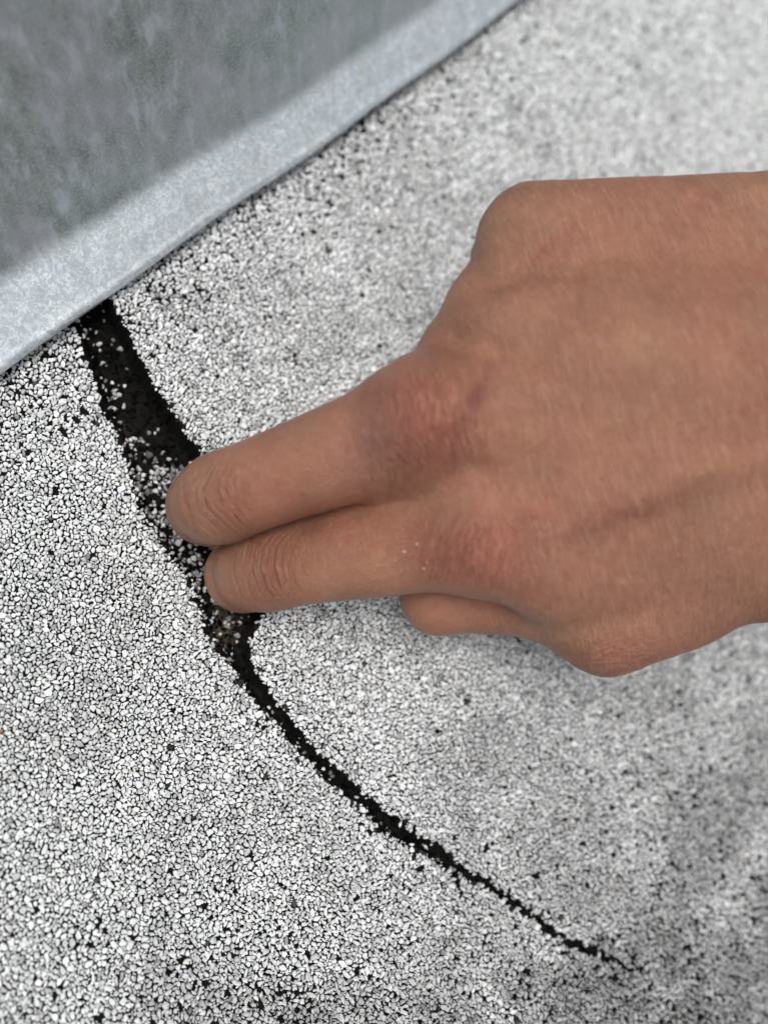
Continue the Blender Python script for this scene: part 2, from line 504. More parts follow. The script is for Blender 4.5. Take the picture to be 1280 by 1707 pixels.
parts_v = []; pp = {4: [], 5: [], 6: []}; tones = []; o_ = 0
for nv in (6, 5):
    Vv, Q, Tp, tn = stones(st[nv], nv, tone_loose, hfac=0.9)
    parts_v.append(Vv); pp[4].append(Q + o_); pp[nv].append(Tp + o_); tones.append(tn); o_ += len(Vv)
l_ob = mesh_np('loose_granules', np.concatenate(parts_v), [np.concatenate(pp[s]) for s in (4, 5, 6) if pp[s]], m_gran,
               attrs={'tone': ('FLOAT_COLOR', np.concatenate(tones))})
tag(l_ob, 'loose white granules and black grit lying in the split', 'granules', kind='stuff')

# ------------------------------------------------------------------ galvanised metal flashing
m_met, t, b = new_mat('galvanised_steel', Metallic=0.55)
ma = node(t, 'ShaderNodeAttribute', attribute_name='metal_uv').outputs['Vector']      # x along the edge, y up the sheet (mm)
pat = node(t, 'ShaderNodeAttribute', attribute_name='patina').outputs['Fac']
mp = node(t, 'ShaderNodeMapping', {'Vector': ma, 'Scale': (0.28, 0.13, 1)}).outputs[0]
streak = node(t, 'ShaderNodeTexNoise', {'Vector': mp, 'Scale': 1.0, 'Detail': 6.0, 'Roughness': 0.66, 'Distortion': 0.15}).outputs[0]
mp2 = node(t, 'ShaderNodeMapping', {'Vector': ma, 'Scale': (0.05, 0.035, 1)}).outputs[0]
cloud = node(t, 'ShaderNodeTexNoise', {'Vector': mp2, 'Scale': 1.0, 'Detail': 4.0}).outputs[0]
fine = node(t, 'ShaderNodeTexNoise', {'Vector': ma, 'Scale': 0.75, 'Detail': 5.0, 'Roughness': 0.7, 'Distortion': 1.2}).outputs[0]
spang = node(t, 'ShaderNodeTexVoronoi', {'Vector': node(t, 'ShaderNodeVectorMath', {0: ma, 1: node(t, 'ShaderNodeVectorMath', {0: node(t, 'ShaderNodeTexNoise', {'Vector': ma, 'Scale': 0.5}).outputs['Color'], 'Scale': 3.0}, operation='SCALE').outputs[0]}, operation='ADD').outputs[0], 'Scale': 0.28}).outputs['Color']
sp = node(t, 'ShaderNodeSeparateColor', {0: spang}).outputs[0]
dark = ramp(t, streak, [(0.36, (0.25, 0.30, 0.305)), (0.47, (0.32, 0.38, 0.375)), (0.54, (0.36, 0.42, 0.43)), (0.64, (0.49, 0.56, 0.61))])
dark = mix(t, ramp(t, cloud, [(0.44, (0, 0, 0)), (0.60, (0.55, 0.55, 0.55))]), dark, (0.45, 0.47, 0.53))
lite = ramp(t, fine, [(0.38, (0.50, 0.57, 0.61)), (0.5, (0.62, 0.69, 0.73)), (0.60, (0.86, 0.90, 0.93))])
lite = mix(t, math_n(t, 'MULTIPLY', sp, 0.6), lite, (0.48, 0.55, 0.60))
stain = math_n(t, 'MULTIPLY', ramp(t, node(t, 'ShaderNodeTexNoise', {'Vector': ma, 'Scale': 0.09, 'Detail': 3.0}).outputs[0], [(0.55, (0, 0, 0)), (0.68, (1, 1, 1))]), 0.30)
lite = mix(t, stain, lite, (0.52, 0.52, 0.42))
pf = math_n(t, 'ADD', pat, math_n(t, 'MULTIPLY', math_n(t, 'MULTIPLY', math_n(t, 'SUBTRACT', streak, 0.5), 4.0), math_n(t, 'MULTIPLY', pat, math_n(t, 'SUBTRACT', 1.0, pat))), clamp=True)
spk = node(t, 'ShaderNodeTexNoise', {'Vector': ma, 'Scale': 1.6, 'Detail': 4.0, 'Roughness': 0.7}).outputs[0]
dark = mix(t, ramp(t, spk, [(0.48, (0, 0, 0)), (0.66, (0.7, 0.7, 0.7))]), dark, (0.50, 0.54, 0.56))
mcol = mix(t, pf, lite, dark)
vein_ = ramp(t, node(t, 'ShaderNodeTexVoronoi', {'Vector': ma, 'Scale': 0.9, 'Randomness': 1.0}, feature='DISTANCE_TO_EDGE').outputs[0], [(0.0, (1, 1, 1)), (0.09, (0, 0, 0))])
cr = math_n(t, 'MULTIPLY', math_n(t, 'MULTIPLY', vein_, math_n(t, 'MULTIPLY', math_n(t, 'GREATER_THAN', fine, 0.5), math_n(t, 'SUBTRACT', 1.0, pf))), 0.8)
mcol = mix(t, cr, mcol, (0.80, 0.85, 0.88))
t.links.new(mcol, b.inputs['Base Color'])
t.links.new(ramp(t, streak, [(0.35, (0.34, 0.34, 0.34)), (0.65, (0.55, 0.55, 0.55))]), b.inputs['Roughness'])
bp = node(t, 'ShaderNodeBump', {'Height': math_n(t, 'ADD', fine, streak), 'Strength': 0.25, 'Distance': 0.0004})
t.links.new(bp.outputs[0], b.inputs['Normal'])


def bent_sheet(name, prof, ss, parent, wfun=lambda s: 1.0, closed=False):
    """prof: list of (v, z, length up the sheet, patina); extruded along the eave line at stations ss"""
    V, A, Pt = [], [], []
    for s in ss:
        w = wfun(s)
        wob = 0.35 * math.sin(s / 23.0) + 0.25 * math.sin(s / 9.1 + 1)
        for (v_, z_, l_, pt) in prof:
            p = EA + eu * s + ev * (v_ * w + wob)
            V.append((p[0], p[1], z_ + 0.25 * math.sin(s / 31.0)))
            A.append((s, l_, 0)); Pt.append(pt)
    n = len(prof); Q = []
    for i in range(len(ss) - 1):
        for j in range(n - 1):
            Q.append((i * n + j, (i + 1) * n + j, (i + 1) * n + j + 1, i * n + j + 1))
    return mesh_np(name, np.array(V), [np.array(Q)], m_met, parent, smooth=True,
                   attrs={'metal_uv': ('FLOAT_VECTOR', np.array(A)), 'patina': ('FLOAT', np.array(Pt))})


def metal_profile():
    T1, T2 = math.radians(24), math.radians(58)
    pts = []
    r0 = 1.7; v, z = r0, 4.0
    # rounded outer edge, from underneath to the top face
    for a_ in np.linspace(-math.pi / 2, math.pi / 2 - 0.0, 9):
        th = math.pi + a_ * -1
        pts.append((r0 + r0 * math.cos(th), 4.0 + r0 * math.sin(th) * 1.0))
    pts = [(p[0], p[1]) for p in pts]
    pts.sort(key=lambda p: p[1])
    x, zz = pts[-1]
    ang = 0.0; out = [(p[0], p[1]) for p in pts]
    steps = [(0.6, T1)] * 1 + [(1.0, T1)] * 9
    nb = 9
    steps += [(1.2, T1)]
    for i in range(nb): steps.append((0.5, T1 + (T2 - T1) * (i + 1) / nb))
    steps += [(3.0, T2)] * 6 + [(12.0, T2)] * 14
    for L_, th in steps:
        x += L_ * math.cos(th); zz += L_ * math.sin(th); out.append((x, zz))
    res = []; l_ = 0; prev = out[0]
    for p in out:
        l_ += math.hypot(p[0] - prev[0], p[1] - prev[1]); prev = p
        res.append((p[0], p[1], l_, float(sstep(l_, 14.0, 19.5))))
    return res


flash = bpy.data.objects.new('metal_flashing', None); col.objects.link(flash)
flash.location = tuple((EA + eu * 60) * MM)
tag(flash, 'grey galvanised sheet metal flashing with a pale rounded lower edge beside the split', 'flashing')
ss = list(np.linspace(-160, 420, 146))
wf = lambda s: 1.03 - 0.17 * float(sstep(s, 0, 90))
MP = metal_profile()
sheet = bent_sheet('sheet', MP, ss, flash, wf)
x_, z_, _, _ = MP[0]
hem = bent_sheet('folded_hem', [(x_, z_, 0, 0.2), (x_ + 4, z_ + 0.15, 4, 0.4), (x_ + 9, z_ + 1.6, 9, 0.8)], ss, flash, wf)
for o in (sheet, hem): o.matrix_parent_inverse = Matrix.Translation(-flash.location)

# ------------------------------------------------------------------ the hand: one implicit surface
def H(px, py, Z):
    Z = Z * 1.05                                      # size of the hand against its distance
    return np.array([(px - CX) / F * Z, -(py - CY) / F * Z, -Z])


MID = dict(m=H(708, 704, 169), p=H(372, 829, 174), d=H(347, 842, 189), t=H(395, 868, 195.5))
IND = dict(m=H(812, 900, 172), p=H(445, 950, 181), d=H(406, 958, 191), t=H(440, 930, 198.5))
RNG = dict(m=H(868, 538, 171), p=H(838, 552, 194), d=H(935, 600, 202), t=H(1010, 640, 196))
PNK = dict(m=H(884, 404, 176), p=H(845, 430, 196), d=H(930, 480, 205), t=H(1010, 520, 198))
THU = dict(m=H(1008, 1054, 179), q=H(880, 1002, 186), p=H(731, 994, 189), t=H(745, 935, 201))
CONES = {
    'middle': [(MID['m'], MID['p'], 10.7, 8.25), (MID['p'], MID['d'], 8.1, 8.0), (MID['d'], MID['t'], 7.9, 6.3), (H(400, 818, 171.5), H(352, 838, 176), 7.6, 7.4)],
    'index': [(IND['m'], IND['p'], 8.8, 7.6), (IND['p'], IND['d'], 7.6, 7.5), (IND['d'], IND['t'], 7.5, 6.1), (H(470, 946, 179), H(418, 955, 183), 7.3, 7.0), (H(570, 918, 179), H(780, 868, 173), 7.2, 8.6), (H(490, 893, 184), H(605, 866, 181), 6.6, 7.0)],
    'ring': [(RNG['m'], RNG['p'], 9.6, 8.6), (RNG['p'], RNG['d'], 8.2, 7.5), (RNG['d'], RNG['t'], 7.4, 6.2)],
    'pinky': [(PNK['m'], PNK['p'], 8.3, 7.4), (PNK['p'], PNK['d'], 7.0, 6.4), (PNK['d'], PNK['t'], 6.3, 5.4)],
    'thumb': [(THU['m'], THU['q'], 6.9, 6.9), (THU['q'], THU['p'], 6.9, 7.5), (THU['p'], THU['t'], 7.5, 7.2)],
}
PALM = [
    (MID['m'], H(1620, 610, 171), 11.2, 14.0), (IND['m'], H(1600, 760, 173), 9.6, 13.0),
    (RNG['m'], H(1630, 520, 173), 10.2, 13.0), (PNK['m'], H(1640, 440, 178), 8.6, 13.0),
    (H(905, 396, 177), H(1420, 388, 179), 8.7, 11.8),
    (H(720, 700, 163.5), H(800, 735, 166), 6.4, 7.5), (H(820, 895, 168), H(905, 885, 168), 6.0, 8.0),
    (H(1000, 780, 168), H(1640, 720, 170), 11.5, 14.0), (H(1000, 600, 167), H(1640, 600, 169), 11.5, 14.0),
    (H(930, 960, 174), H(1300, 880, 176), 9.5, 13.0),
    (H(1085, 1008, 181), H(1320, 905, 184), 8.3, 12.8), (H(1320, 905, 184), H(1600, 800, 182), 12.8, 14.0),
    (H(1000, 480, 192), H(1500, 500, 192), 10.0, 14.0), (H(1060, 760, 188), H(1560, 720, 188), 11.0, 15.0),
    (H(900, 640, 186), H(1100, 640, 190), 10.0, 12.0),
    (THU['m'], H(1110, 1000, 181), 7.2, 9.0),
    (H(676, 836, 175), H(800, 815, 172), 5.4, 9.0), (H(800, 500, 176), H(900, 470, 174), 4.8, 9.0), (H(752, 592, 176), H(868, 538, 173), 6.0, 9.0),
]
ARM = [(H(1600, 640, 176), H(2250, 640, 178), 24.0, 27.0), (H(1590, 560, 178), H(2250, 560, 178), 20.0, 26.0),
       (H(1590, 730, 178), H(2250, 740, 178), 20.0, 26.0), (H(2250, 640, 178), H(3600, 640, 182), 29.0, 37.0)]


def cone(X, Y, Z, c):
    a, b_, ra, rb = c
    ba = b_ - a; l2 = float(ba @ ba)
    dx, dy, dz = X - a[0], Y - a[1], Z - a[2]
    h = np.clip((dx * ba[0] + dy * ba[1] + dz * ba[2]) / l2, 0, 1)
    return np.sqrt((dx - h * ba[0]) ** 2 + (dy - h * ba[1]) ** 2 + (dz - h * ba[2]) ** 2) - (ra + (rb - ra) * h)


def smin(a, b_, k):
    h = np.maximum(k - np.abs(a - b_), 0) / k
    return np.minimum(a, b_) - h * h * k * 0.25


def chain(X, Y, Z, cs, k):
    d = cone(X, Y, Z, cs[0])
    for c in cs[1:]: d = smin(d, cone(X, Y, Z, c), k)
    return d


def hand_sdf(X, Y, Z):
    palm = chain(X, Y, Z, PALM, 9.0)
    arm = chain(X, Y, Z, ARM, 12.0)
    palm = smin(palm, arm, 16.0)
    out = palm
    for nm, k in (('middle', 6.0), ('index', 6.0), ('ring', 5.0), ('pinky', 5.0), ('thumb', 6.0)):
        f = chain(X, Y, Z, CONES[nm], 2.5)
        out = np.minimum(out, smin(palm, f, k))
    return out


def surface_nets(lo, hi, s):
    n = np.ceil((np.array(hi) - lo) / s).astype(int) + 1
    xs = [lo[i] + np.arange(n[i]) * s for i in range(3)]
    cs = 4
    cx = [x[::cs] for x in xs]
    A = np.meshgrid(*cx, indexing='ij')
    coarse = hand_sdf(*[a_.astype(np.float32) for a_ in A])
    full = np.repeat(np.repeat(np.repeat(coarse, cs, 0), cs, 1), cs, 2)[:n[0], :n[1], :n[2]]
    m = np.abs(full) < s * cs * 2.1
    ii = np.nonzero(m)
    D = full.astype(np.float32)
    D[ii] = hand_sdf(xs[0][ii[0]].astype(np.float32), xs[1][ii[1]].astype(np.float32), xs[2][ii[2]].astype(np.float32))
    D[0], D[:, 0], D[:, :, 0] = 1, 1, 1; D[-1], D[:, -1], D[:, :, -1] = 1, 1, 1
    neg = D < 0
    e = {}
    acc = np.zeros(tuple(n - 1) + (3,), np.float32); cnt = np.zeros(tuple(n - 1), np.float32)
    for ax in range(3):
        sl0 = [slice(None)] * 3; sl1 = [slice(None)] * 3
        sl0[ax] = slice(None, -1); sl1[ax] = slice(1, None)
        cr = neg[tuple(sl0)] != neg[tuple(sl1)]
        idx = np.stack(np.nonzero(cr), 1)
        d0 = D[tuple(sl0)][cr]; d1 = D[tuple(sl1)][cr]; tt = d0 / (d0 - d1)
        p = idx.astype(np.float32); p[:, ax] += tt
        e[ax] = (idx, d0 < 0)
        o1, o2 = [a_ for a_ in range(3) if a_ != ax]
        for da in (0, 1):
            for db_ in (0, 1):
                c = idx.copy(); c[:, o1] -= da; c[:, o2] -= db_
                np.add.at(acc, tuple(c.T), p); np.add.at(cnt, tuple(c.T), 1)
    act = cnt > 0
    vid = np.full(cnt.shape, -1, np.int64); vid[act] = np.arange(act.sum())
    V = acc[act] / cnt[act][:, None] * s + np.array(lo)
    Q = []
    for ax in range(3):
        idx, inside0 = e[ax]
        o1, o2 = (ax + 1) % 3, (ax + 2) % 3
        def at(a_, b_):
            c = idx.copy(); c[:, o1] -= a_; c[:, o2] -= b_
            return vid[tuple(c.T)]
        qd = np.stack([at(1, 1), at(0, 1), at(0, 0), at(1, 0)], 1)
        qd[~inside0] = qd[~inside0][:, ::-1]
        Q.append(qd)
    return V, np.concatenate(Q)


def vnormals(V, Q):
    n = np.cross(V[Q[:, 2]] - V[Q[:, 0]], V[Q[:, 3]] - V[Q[:, 1]])
    N = np.zeros_like(V)
    for k_ in range(4): np.add.at(N, Q[:, k_], n)
    return N / (np.linalg.norm(N, axis=1, keepdims=True) + 1e-12)


def relax(V, Q, it, w=0.5):
    ed = np.concatenate([Q[:, [0, 1]], Q[:, [1, 2]], Q[:, [2, 3]], Q[:, [3, 0]]])
    cnt = np.zeros(len(V)); np.add.at(cnt, ed[:, 0], 1); np.add.at(cnt, ed[:, 1], 1)
    for _ in range(it):
        a_ = np.zeros_like(V)
        for c in range(3):
            a_[:, c] = np.bincount(ed[:, 0], V[ed[:, 1], c], len(V)) + np.bincount(ed[:, 1], V[ed[:, 0], c], len(V))
        V = V * (1 - w) + w * a_ / cnt[:, None]
    return V


t0 = time.time()
SV = 0.50
HV, HQ = surface_nets((-56, -46, -226), (220, 78, -148), SV)
HV = relax(HV, HQ, 4)
HN = vnormals(HV, HQ)
print('hand', len(HV), round(time.time() - t0, 1))
hx, hy, hz = CX + F * HV[:, 0] / -HV[:, 2], CY - F * HV[:, 1] / -HV[:, 2], -HV[:, 2]
front = sstep(HN[:, 2], -0.1, 0.25)


def line_f(pts, w, wob=0):
    x = hx + wob * (fbm(hx / 40, hy / 40, 5) - .5); y = hy + wob * (fbm(hx / 40, hy / 40, 8) - .5)
    d, _ = seg_dist(x, y, pts)
    return np.exp(-(d / w) ** 2) * front


def blob(cx, cy, rx, ry, a_=0):
    c, s = math.cos(math.radians(a_)), math.sin(math.radians(a_))
    x = (hx - cx) * c + (hy - cy) * s; y = -(hx - cx) * s + (hy - cy) * c
    return np.exp(-(x / rx) ** 2 - (y / ry) ** 2) * front


# relief of tendons, veins, knuckle hollows and the deeper joint creases (mm along the normal)
disp = np.zeros(len(HV))
disp += -1.0 * line_f([(800, 650), (775, 720), (755, 790)], 24) * 0.8                 # hollow behind the middle knuckle
disp += -0.7 * line_f([(800, 640), (830, 600)], 20)
disp += 0.45 * line_f([(860, 850), (960, 870), (1080, 830), (1180, 780), (1300, 755)], 30, 20) - 0.6 * line_f([(960, 915), (1080, 875), (1190, 820), (1300, 795)], 34, 16)
disp += 0.45 * line_f([(1120, 400), (1165, 355), (1210, 325), (1300, 310)], 14) - 0.4 * line_f([(1140, 410), (1190, 350), (1240, 335)], 16)
disp += 1.3 * blob(690, 700, 66, 62) + 0.9 * blob(800, 925, 70, 42) - 0.9 * blob(600, 745, 50, 50)
disp += 1.0 * line_f([(760, 640), (950, 575), (1290, 540)], 60) - 0.6 * line_f([(800, 790), (1000, 770), (1290, 720)], 50)
disp += -2.0 * line_f([(800, 466), (850, 445), (960, 430)], 36)
disp += 0.9 * blob(1005, 1090, 40, 30)
disp += -0.9 * blob(825, 452, 70, 30, -18) - 1.0 * line_f([(800, 790), (860, 830), (930, 850)], 26)
disp += -0.9 * line_f([(760, 570), (830, 590), (900, 600)], 30)
disp += 0.16 * (fbm(HV[:, 0] / 5, HV[:, 1] / 5, 61) - 0.5) * 2
crease = np.zeros(len(HV)); wr = np.zeros(len(HV))
WU = np.zeros(len(HV)); WV = np.zeros(len(HV)); WM = np.zeros(len(HV)); WJ = np.zeros(len(HV)); CM = np.zeros(len(HV))


def joint(cx, cy, ang, ru, rv, amp, crs=0.0):
    """wrinkle field at a knuckle: u along the finger, v across it (px)"""
    c, s = math.cos(math.radians(ang)), math.sin(math.radians(ang))
    u = (hx - cx) * c + (hy - cy) * s; v = -(hx - cx) * s + (hy - cy) * c
    m = np.exp(-(u / ru) ** 4 - (v / rv) ** 4) * front * amp
    k_ = m > WM
    WU[k_] = u[k_] / 8.7; WV[k_] = v[k_] / 8.7; WM[k_] = m[k_]; WJ[k_] = cx * 0.37; CM[k_] = (m * crs)[k_]
    return u, v


GRV = np.zeros(len(HV))


def grooves(u, v, specs, wdt, bend, vr):
    g = np.zeros(len(HV))
    for (u0, dep, b_, sd) in specs:
        w_ = 5.0 * (vn(v / 22, v * 0 + sd, sd) - 0.5) + 2.0 * (vn(v / 8, v * 0 + sd, sd + 3) - 0.5)
        g += dep * np.exp(-((u - u0 - (b_ + bend) * v * v / 1000.0 - w_) / wdt) ** 2) * np.exp(-(v / vr) ** 4)
    global GRV
    GRV = np.maximum(GRV, g * front)
    return g * front * 0.5


u, v = joint(362, 838, -19, 80, 66, 0.45, 2.2)
disp -= grooves(u, v, [(-52, .45, 6, 1), (-36, .22, 9, 2), (-14, .20, 7, 3), (2, .42, 8, 4), (16, .26, 9, 5), (30, .30, 11, 6), (44, .18, 12, 7), (58, .12, 12, 8)], 3.2, -2, 58)
disp += 0.35 * np.exp(-((u + 20) / 30) ** 2 - (v / 42) ** 2) * front
u, v = joint(450, 950, -6, 80, 58, 0.55, 1.8)
disp -= grooves(u, v, [(-38, .35, 6, 11), (-22, .38, 8, 12), (-8, .45, 8, 13), (6, .32, -3, 14), (20, .42, 8, 15), (34, .28, 9, 16), (48, .20, 9, 17), (-70, .15, 9, 18)], 3.4, -4, 50)
disp += 0.3 * np.exp(-((u + 14) / 26) ** 2 - (v / 38) ** 2) * front
u, v = joint(700, 712, -14, 115, 100, 1.0, 0.6)
disp -= grooves(u, v, [(-118, .06, 4, 21), (-88, .09, 4, 22), (-64, .05, 4, 23), (-50, .08, 4, 24), (-22, .05, 3, 25), (-8, .07, 3, 26), (16, .05, 3, 27), (34, .06, 3, 28)], 4, -5, 65)
u, v = joint(790, 920, 14, 105, 62, 0.9, 0.4)
disp -= grooves(u, v, [(-60, .12, 4, 31), (-35, .12, 4, 32), (-10, .13, 4, 33), (15, .12, 4, 34), (40, .12, 4, 35)], 5, -3, 50)
u, v = joint(1010, 1095, 78, 40, 85, 0.7, 0.5)
disp -= grooves(u, v, [(-10, .14, 3, 41), (2, .16, 3, 42), (13, .14, 3, 43), (24, .12, 3, 44)], 2.6, 1, 60)
HV = HV + HN * disp[:, None]

# colour of the skin: freckled tan with redder knuckles, bluish veins, plus painted shade and glint
tint = np.ones((len(HV), 3))
def put(mask, c, k_=1.0):
    m = np.clip(mask * k_, 0, 1)[:, None]
    tint[:] = tint * (1 - m) + tint * np.array(c) * m
red = (1.14, 0.85, 0.97)
put(blob(690, 690, 85, 85), red, 0.9); put(blob(800, 925, 105, 60, 14), red, 0.9)
put(blob(365, 845, 55, 50), (0.98, 0.86, 0.90), 0.8); put(blob(450, 955, 50, 50), (0.86, 0.80, 0.84), 0.8)
put(blob(1020, 1095, 75, 40), (1.0, 0.84, 0.88), 0.9)
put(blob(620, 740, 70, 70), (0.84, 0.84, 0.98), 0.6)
put(line_f([(812, 603), (802, 640), (790, 665)], 13, 30), (0.74, 0.62, 0.78), 0.75)
put(line_f([(800, 650), (775, 720), (755, 790)], 16, 20), (0.80, 0.75, 0.85), 0.7)  # vein behind the middle knuckle, with the hollow's shade painted in
put(line_f([(1300, 800), (1180, 812), (1080, 852), (960, 890), (880, 880)], 22, 20), (0.82, 0.76, 0.80), 0.7)
put(blob(890, 865, 38, 14, 0), (0.80, 0.66, 0.70), 0.7)
put(line_f([(962, 374), (925, 400), (880, 432)], 9, 14), (0.96, 0.66, 0.66), 0.55)
put(line_f([(1130, 390), (1170, 350), (1215, 325)], 14), (0.82, 0.80, 0.84), 0.6)
put(blob(890, 320, 55, 14), (0.78, 0.72, 0.78), 0.5)
put(blob(578, 902, 6, 6), (0.95, 0.6, 0.62), 0.8); put(blob(550, 900, 5, 6), (0.95, 0.68, 0.68), 0.7)
put(blob(343, 872, 9, 26, -25), (1.30, 1.42, 1.50), 0.55); put(blob(362, 1003, 22, 5, 40), (1.3, 1.45, 1.5), 0.5)  # pale dry skin on the middle joint; index nail glint painted in
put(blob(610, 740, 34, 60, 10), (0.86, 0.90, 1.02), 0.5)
n_ = fbm(HV[:, 0] / 7 + 9, HV[:, 1] / 7, 91) - 0.5; tint *= (1 + 0.34 * n_)[:, None]
n_ = fbm(HV[:, 0] / 11, HV[:, 1] / 11 + 40, 95) - 0.5; tint[:, 1] *= 1 + 0.26 * n_; tint[:, 2] *= 1 + 0.20 * n_
tint = np.concatenate([np.clip(tint, 0, 2), np.ones((len(HV), 1))], 1)

m_skin, t, b = new_mat('tanned_skin')
b.inputs['Roughness'].default_value = 0.40
b.inputs['Specular IOR Level'].default_value = 0.5
b.inputs['Subsurface Weight'].default_value = 0.22
b.inputs['Subsurface Radius'].default_value = (1.0, 0.38, 0.22)
b.inputs['Subsurface Scale'].default_value = 0.0022
ta = node(t, 'ShaderNodeAttribute', attribute_name='tint').outputs['Color']
skc = node(t, 'ShaderNodeAttribute', attribute_name='skin_co').outputs['Vector']
wuv = node(t, 'ShaderNodeAttribute', attribute_name='wrinkle_uv').outputs['Vector']
wm = node(t, 'ShaderNodeAttribute', attribute_name='wrinkle').outputs['Fac']
rot = node(t, 'ShaderNodeMapping', {'Vector': skc, 'Rotation': (0, 0, math.radians(-108))}).outputs[0]
stm = node(t, 'ShaderNodeMapping', {'Vector': rot, 'Scale': (0.22, 1.5, 0.4)}).outputs[0]
strk = node(t, 'ShaderNodeTexNoise', {'Vector': stm, 'Scale': 1.0, 'Detail': 5.0, 'Roughness': 0.65, 'Distortion': 0.25}).outputs[0]
back = node(t, 'ShaderNodeAttribute', attribute_name='back_of_hand').outputs['Fac']
mott = node(t, 'ShaderNodeTexNoise', {'Vector': skc, 'Scale': 0.55, 'Detail': 5.0, 'Roughness': 0.7}).outputs[0]
pore = node(t, 'ShaderNodeTexVoronoi', {'Vector': skc, 'Scale': 2.2}, feature='DISTANCE_TO_EDGE').outputs[0]
porr = ramp(t, pore, [(0.0, (0, 0, 0)), (0.16, (1, 1, 1))])
wmap = node(t, 'ShaderNodeMapping', {'Vector': wuv, 'Scale': (1.05, 0.15, 1)}).outputs[0]
wn = node(t, 'ShaderNodeTexNoise', {'Vector': wmap, 'Scale': 1.0, 'Detail': 4.0, 'Roughness': 0.6, 'Distortion': 0.6}).outputs[0]
wl = math_n(t, 'ABSOLUTE', math_n(t, 'SUBTRACT', wn, 0.5))
wline = ramp(t, wl, [(0.0, (0, 0, 0)), (0.06, (1, 1, 1))])
base = (0.298, 0.141, 0.084)
c1 = mix(t, 1.0, base, ta, 'MULTIPLY')
c1 = mix(t, ramp(t, mott, [(0.35, (1, 1, 1)), (0.62, (0, 0, 0))]), c1, mix(t, 1.0, c1, (0.90, 0.80, 0.80), 'MULTIPLY'))
c1 = mix(t, math_n(t, 'MULTIPLY', ramp(t, strk, [(0.48, (0, 0, 0)), (0.68, (1, 1, 1))]), math_n(t, 'MULTIPLY', back, 0.34)), c1, (0.46, 0.28, 0.20))
cm = node(t, 'ShaderNodeAttribute', attribute_name='crease').outputs['Fac']
sepw = node(t, 'ShaderNodeSeparateXYZ', {0: wuv})
wob = node(t, 'ShaderNodeTexNoise', {'Vector': node(t, 'ShaderNodeMapping', {'Vector': wuv, 'Scale': (0.035, 0.15, 1)}).outputs[0], 'Scale': 1.0, 'Detail': 1.5}).outputs[0]
cu = math_n(t, 'SUBTRACT', sepw.outputs[0], math_n(t, 'MULTIPLY', math_n(t, 'MULTIPLY', sepw.outputs[1], sepw.outputs[1]), 0.075))
cu = math_n(t, 'ADD', cu, math_n(t, 'MULTIPLY', math_n(t, 'SUBTRACT', wob, 0.5), 3.0))
cf = math_n(t, 'DIVIDE', math_n(t, 'ADD', cu, 9.0), 18.0)
stops = []
for (p_, w_, d_) in ((0.10, .014, .35), (0.215, .011, .55), (0.315, .010, .35), (0.405, .012, .10), (0.475, .010, .45), (0.555, .013, .05), (0.64, .010, .30), (0.735, .012, .50), (0.86, .012, .70)):
    w_ *= 1.3; stops += [(p_ - w_, (1, 1, 1)), (p_, (d_, d_, d_)), (p_ + w_, (1, 1, 1))]
crl = math_n(t, 'SUBTRACT', 1.0, ramp(t, cf, stops))
brk = ramp(t, node(t, 'ShaderNodeTexNoise', {'Vector': wuv, 'Scale': 0.35, 'Detail': 2.0}).outputs[0], [(0.34, (0.35, 0.35, 0.35)), (0.5, (1, 1, 1))])
crl = math_n(t, 'MULTIPLY', math_n(t, 'MULTIPLY', crl, brk), cm)
c1 = mix(t, math_n(t, 'MULTIPLY', crl, 0.60, clamp=True), c1, mix(t, 1.0, c1, (0.50, 0.42, 0.42), 'MULTIPLY'))
c1 = mix(t, math_n(t, 'MULTIPLY', math_n(t, 'SUBTRACT', 1.0, wline), math_n(t, 'MULTIPLY', wm, 0.22)), c1, mix(t, 1.0, c1, (0.62, 0.50, 0.50), 'MULTIPLY'))
t.links.new(c1, b.inputs['Base Color'])
hsum = math_n(t, 'ADD', math_n(t, 'MULTIPLY', strk, math_n(t, 'MULTIPLY_ADD', back, 0.7, 0.15)), math_n(t, 'MULTIPLY', porr, 0.22))
rot2 = node(t, 'ShaderNodeMapping', {'Vector': skc, 'Rotation': (0, 0, math.radians(-25)), 'Scale': (1, 1, 1)}).outputs[0]
cross = node(t, 'ShaderNodeTexNoise', {'Vector': node(t, 'ShaderNodeMapping', {'Vector': rot2, 'Scale': (0.5, 2.4, 0.6)}).outputs[0], 'Scale': 1.0, 'Detail': 4.0, 'Roughness': 0.6}).outputs[0]
hsum = math_n(t, 'ADD', hsum, math_n(t, 'MULTIPLY', cross, 0.5))
hsum = math_n(t, 'ADD', hsum, math_n(t, 'MULTIPLY', mott, 0.6))
hsum = math_n(t, 'SUBTRACT', hsum, math_n(t, 'MULTIPLY', crl, 1.15))
hsum = math_n(t, 'ADD', hsum, math_n(t, 'MULTIPLY', math_n(t, 'MULTIPLY', wline, wm), 0.6))
bp = node(t, 'ShaderNodeBump', {'Height': hsum, 'Strength': 0.75, 'Distance': 0.0005})
t.links.new(bp.outputs[0], b.inputs['Normal'])

WORLD = HV @ R.T + CAM
person = bpy.data.objects.new('person', None); col.objects.link(person)
pl_ = R @ H(1600, 640, 176) + CAM
person.location = tuple(pl_ * MM)
tag(person, 'tanned right hand reaching in with two bent fingers pointing at the split', 'person')
body = mesh_np('hand', WORLD, [HQ], m_skin, person, smooth=True,
               attrs={'tint': ('FLOAT_COLOR', tint), 'skin_co': ('FLOAT_VECTOR', HV),
                      'wrinkle_uv': ('FLOAT_VECTOR', np.stack([WU, WV, WJ], 1)), 'crease': ('FLOAT', CM), 'wrinkle': ('FLOAT', WM), 'back_of_hand': ('FLOAT', sstep(hx, 690, 900) * front)})
body.matrix_parent_inverse = Matrix.Translation(-person.location)

